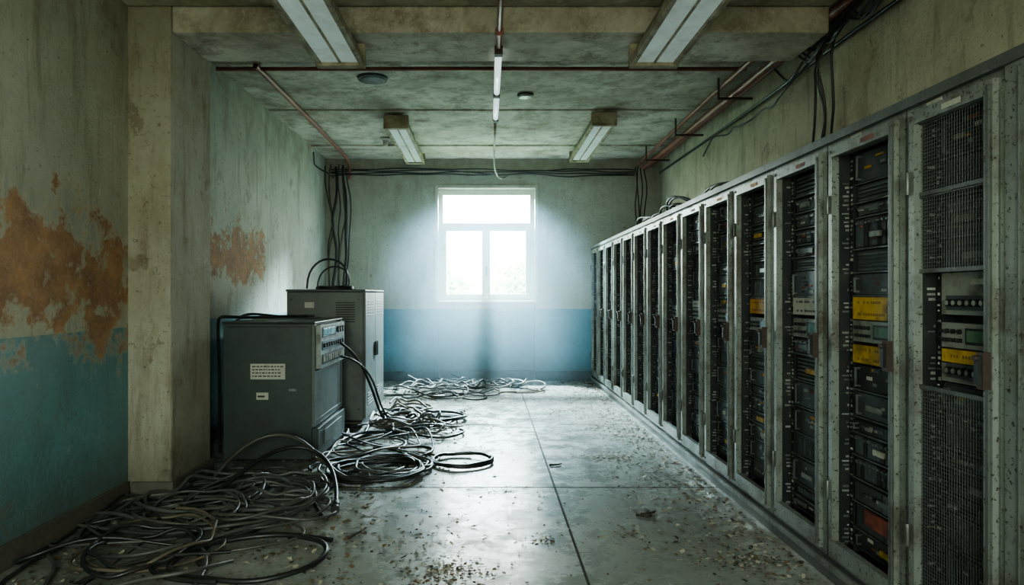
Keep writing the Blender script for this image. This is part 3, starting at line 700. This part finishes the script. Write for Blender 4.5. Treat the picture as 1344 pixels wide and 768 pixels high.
P.append(([(-2.38,6.2,0.02),(-2.36,6.2,0.9),(-2.3,6.15,1.25),(-2.1,6.3,1.23),(-1.9,6.4,1.195),(-1.75,6.65,1.2)],0.012,0))
P.append(([(-2.3,6.5,0.3),(-2.3,6.5,1.1),(-2.2,6.5,1.22),(-2.0,6.6,1.2),(-1.7,6.7,1.2)],0.012,0))
smooth_curve('cabinet_leads',P,['cab1','cab2'],(-2,6.2,1.1))
P=[]
def arch(cx,y,w,h,z0,seed):
    return [(cx-w,y,z0),(cx-w*1.02,y+0.02,z0+h*0.5),(cx-w*0.6,y+0.05,z0+h*0.95),(cx,y+0.03,z0+h*1.05),(cx+w*0.7,y,z0+h*0.85),(cx+w*0.9,y-0.03,z0+h*0.4),(cx+w*0.7,y,z0)]
P.append((arch(-1.76,7.6,0.25,0.33,1.477,0),0.012,0))
P.append((arch(-1.72,7.7,0.20,0.25,1.477,1),0.010,0))
P.append((coil(-1.72,7.7,0.2,2.4,1,1.468,0.9,0,0.03,0.1),0.012,0))
smooth_curve('cable_coil',P,['cab1','cab2'],(-1.75,7.6,1.46))

# ------------------------------------------------------------ debris
b=MB()
def flake(x,y,s,k,z=0.002):
    n=R.choice([3,4,5]); a0=R.random()*6.28; base=len(b.v)
    t1,t2=R.uniform(-.35,.35),R.uniform(-.35,.35)
    for i in range(n):
        a=a0+2*math.pi*i/n+R.uniform(-.3,.3); r=s*R.uniform(0.5,1.2); dx,dy=r*math.cos(a),r*math.sin(a)
        b.v.append((x+dx,y+dy,z+s*0.35+dx*t1+dy*t2))
    b.f.append(tuple(base+i for i in range(n))); b.m.append(b.mi(k)); b.sm.append(False)
ks=['fl1','fl1','fl2','fl2','fl3']
for i in range(4000):
    x=1.64-abs(R.gauss(0,0.30)); y=R.uniform(2.6,11.0); flake(x,y,R.uniform(0.004,0.020),R.choice(ks))
for i in range(5500):
    x=R.uniform(-2.4,-0.7) if R.random()<0.75 else R.gauss(-0.7,0.4); y=R.uniform(3.0,11.0)
    if 5.65<y<6.85 and x<-1.4: continue
    if 7.1<y<8.5 and x<-1.25: continue
    if 4.65<y<5.42 and x<-2.14: continue
    flake(max(x,-2.42),y,R.uniform(0.004,0.022),R.choice(ks))
for i in range(1500): flake(R.uniform(-0.9,1.6),R.uniform(2.8,11.0),R.uniform(0.003,0.012),R.choice(ks))
for (cx,cy,sp,n) in [(-0.2,3.45,0.12,380),(0.13,4.9,0.08,80),(1.05,5.9,0.14,400),(0.35,3.9,0.06,60),(0.9,8.2,0.2,400),(1.2,10.2,0.4,500),(0.8,4.0,0.1,90),(-0.3,10.5,0.7,900),(-1.7,4.9,0.3,600),(-1.5,5.4,0.25,300),(1.4,3.6,0.12,220),(1.3,7.2,0.15,220),(-0.5,3.9,0.2,150),(0.5,9.3,0.4,300)]:
    for i in range(n): flake(max(-2.1,min(1.64,R.gauss(cx,sp))),min(11.1,R.gauss(cy,sp*0.8)),R.uniform(0.003,0.015),R.choice(ks))
b.build('paint_flake_debris')
b=MB()
for (x,y,a) in [(1.02,4.35,0.3),(0.98,4.30,-0.5),(-0.78,3.95,1.2),(0.55,5.6,0.2)]:
    d=Vector((math.cos(a),math.sin(a),0))*0.045; p=Vector((x,y,0.012))
    b.cyl(p-d,p+d,0.010,'fl3',7,0.006); b.cyl(p+d*0.4,p+d*0.9+Vector((0.02,0.03,0.0)),0.006,'fl3',6)
b.build('debris_twigs')

# ------------------------------------------------------------ outside
b=MB(); b.box(-40,40,YB+0.6,60,-1.2,-1.0,'grass'); b.build('ground_outside')
def tree(name,cx,cy,top,rad,seed):
    r2=random.Random(seed); b=MB(); b.cyl((cx,cy,-1.0),(cx,cy,top-rad*0.8),0.18,'bark',10,0.1)
    for k in range(5):
        a=r2.random()*6.28; b.cyl((cx,cy,top-rad*1.5),(cx+math.cos(a)*rad*0.6,cy+math.sin(a)*rad*0.6,top-rad*0.5),0.07,'bark',8,0.03)
    for k in range(2600):
        v=Vector((r2.gauss(0,1),r2.gauss(0,1),r2.gauss(0,1))).normalized()*rad*(r2.random()**0.4)
        v*=1+0.35*noise.noise(v*1.3+Vector((seed,0,0)))
        c=Vector((cx,cy,top-rad))+v; u=Vector((r2.gauss(0,1),r2.gauss(0,1),r2.gauss(0,1))).normalized()*0.11; w=u.orthogonal().normalized()*0.07
        base=len(b.v); b.v+=[tuple(c-u),tuple(c+w),tuple(c+u),tuple(c-w)]; b.f.append((base,base+1,base+2,base+3)); b.m.append(b.mi('leaf')); b.sm.append(False)
    b.build(name,origin=(cx,cy,-1))
tree('tree',-1.6,22,2.5,1.4,1); tree('tree.001',1.4,24,2.8,1.5,2)

# ------------------------------------------------------------ haze: dusty air in the open part of the room by the window
m=bpy.data.materials.new('dusty_air'); m.use_nodes=True; nt=m.node_tree; nt.nodes.remove(nt.nodes['Principled BSDF'])
vs=N(nt,'ShaderNodeVolumeScatter'); vs.inputs['Color'].default_value=(0.64,0.87,1,1); vs.inputs['Anisotropy'].default_value=0.0
mp=N(nt,'ShaderNodeMapping'); sc=(1/2.1,1/2.6,1/2.0); cc=(-0.02,11.3,1.35)
mp.inputs['Scale'].default_value=sc; mp.inputs['Location'].default_value=tuple(-a*s for a,s in zip(cc,sc))
nt.links.new(pos(nt),mp.inputs['Vector'])
ln=N(nt,'ShaderNodeVectorMath',operation='LENGTH'); nt.links.new(mp.outputs[0],ln.inputs[0])
d=math_(nt,'SUBTRACT',1.0,ln.outputs['Value'],True)
nt.links.new(math_(nt,'MULTIPLY',d,0.36),vs.inputs['Density'])
nt.links.new(vs.outputs[0], nt.nodes['Material Output'].inputs['Volume']); M['haze']=m
b=MB(); b.box(-2.0,1.60,8.7,YB-0.03,0.02,3.3,'haze'); b.build('dust_haze')

# ------------------------------------------------------------ world + portals
w=bpy.data.worlds.new('sky'); scene.world=w; w.use_nodes=True; nt=w.node_tree; bg=nt.nodes['Background']
tc=N(nt,'ShaderNodeTexCoord'); sp=N(nt,'ShaderNodeSeparateXYZ'); nt.links.new(tc.outputs['Generated'],sp.inputs[0])
cr=N(nt,'ShaderNodeValToRGB'); mr=N(nt,'ShaderNodeMapRange'); mr.inputs[1].default_value=-1; mr.inputs[2].default_value=1
nt.links.new(sp.outputs[2],mr.inputs[0]); nt.links.new(mr.outputs[0],cr.inputs[0])
e=cr.color_ramp.elements; e[0].position=0.45; e[0].color=(0.44,0.46,0.40,1); e[1].position=0.53; e[1].color=(0.90,0.97,0.95,1)
x=e.new(1.0); x.color=(0.78,0.93,0.98,1)
ms=N(nt,'ShaderNodeMapRange'); ms.inputs[1].default_value=0.3; ms.inputs[2].default_value=-0.3; nt.links.new(sp.outputs[1],ms.inputs[0])
wc=mix(nt, ms.outputs[0], (1,1,1), (1.0,0.96,0.86))
fc=mix(nt, 1.0, cr.outputs[0], wc, 'MULTIPLY')
nt.links.new(fc,bg.inputs['Color']); bg.inputs['Strength'].default_value=34
def portal(n,loc,sx,sz,rx):
    l=bpy.data.lights.new(n,'AREA'); l.shape='RECTANGLE'; l.size=sx; l.size_y=sz; l.cycles.is_portal=True
    o=bpy.data.objects.new(n,l); o.location=loc; o.rotation_euler=(rx,0,0); scene.collection.objects.link(o)
portal('sky_portal',((WX0+WX1)/2,YB+0.32,(WZ0+WZ1)/2),WX1-WX0,WZ1-WZ0,-math.pi/2)
portal('sky_portal.001',((FX0+FX1)/2,YF-0.32,(FZ0+FZ1)/2),FX1-FX0,FZ1-FZ0,math.pi/2)
l=bpy.data.lights.new('added_shaft_light','POINT'); l.energy=11000; l.color=(0.62,0.86,1.0); l.shadow_soft_size=0.12  # added point light, no real lamp outside; throws shafts through the window
o=bpy.data.objects.new('added_shaft_light',l); o.location=(-0.02,12.15,3.5); scene.collection.objects.link(o)

# ------------------------------------------------------------ camera
cd=bpy.data.cameras.new('camera'); cam=bpy.data.objects.new('camera',cd); scene.collection.objects.link(cam)
cam.location=(0,0,1.4); cam.rotation_euler=(math.pi/2,0,0); cd.lens=24; cd.sensor_width=36
cd.shift_x=32/1344; cd.shift_y=4/1344; cd.clip_start=0.05
scene.camera=cam
scene.view_settings.view_transform='AgX'
scene.view_settings.look='AgX - Medium High Contrast'
scene.view_settings.exposure=0.18
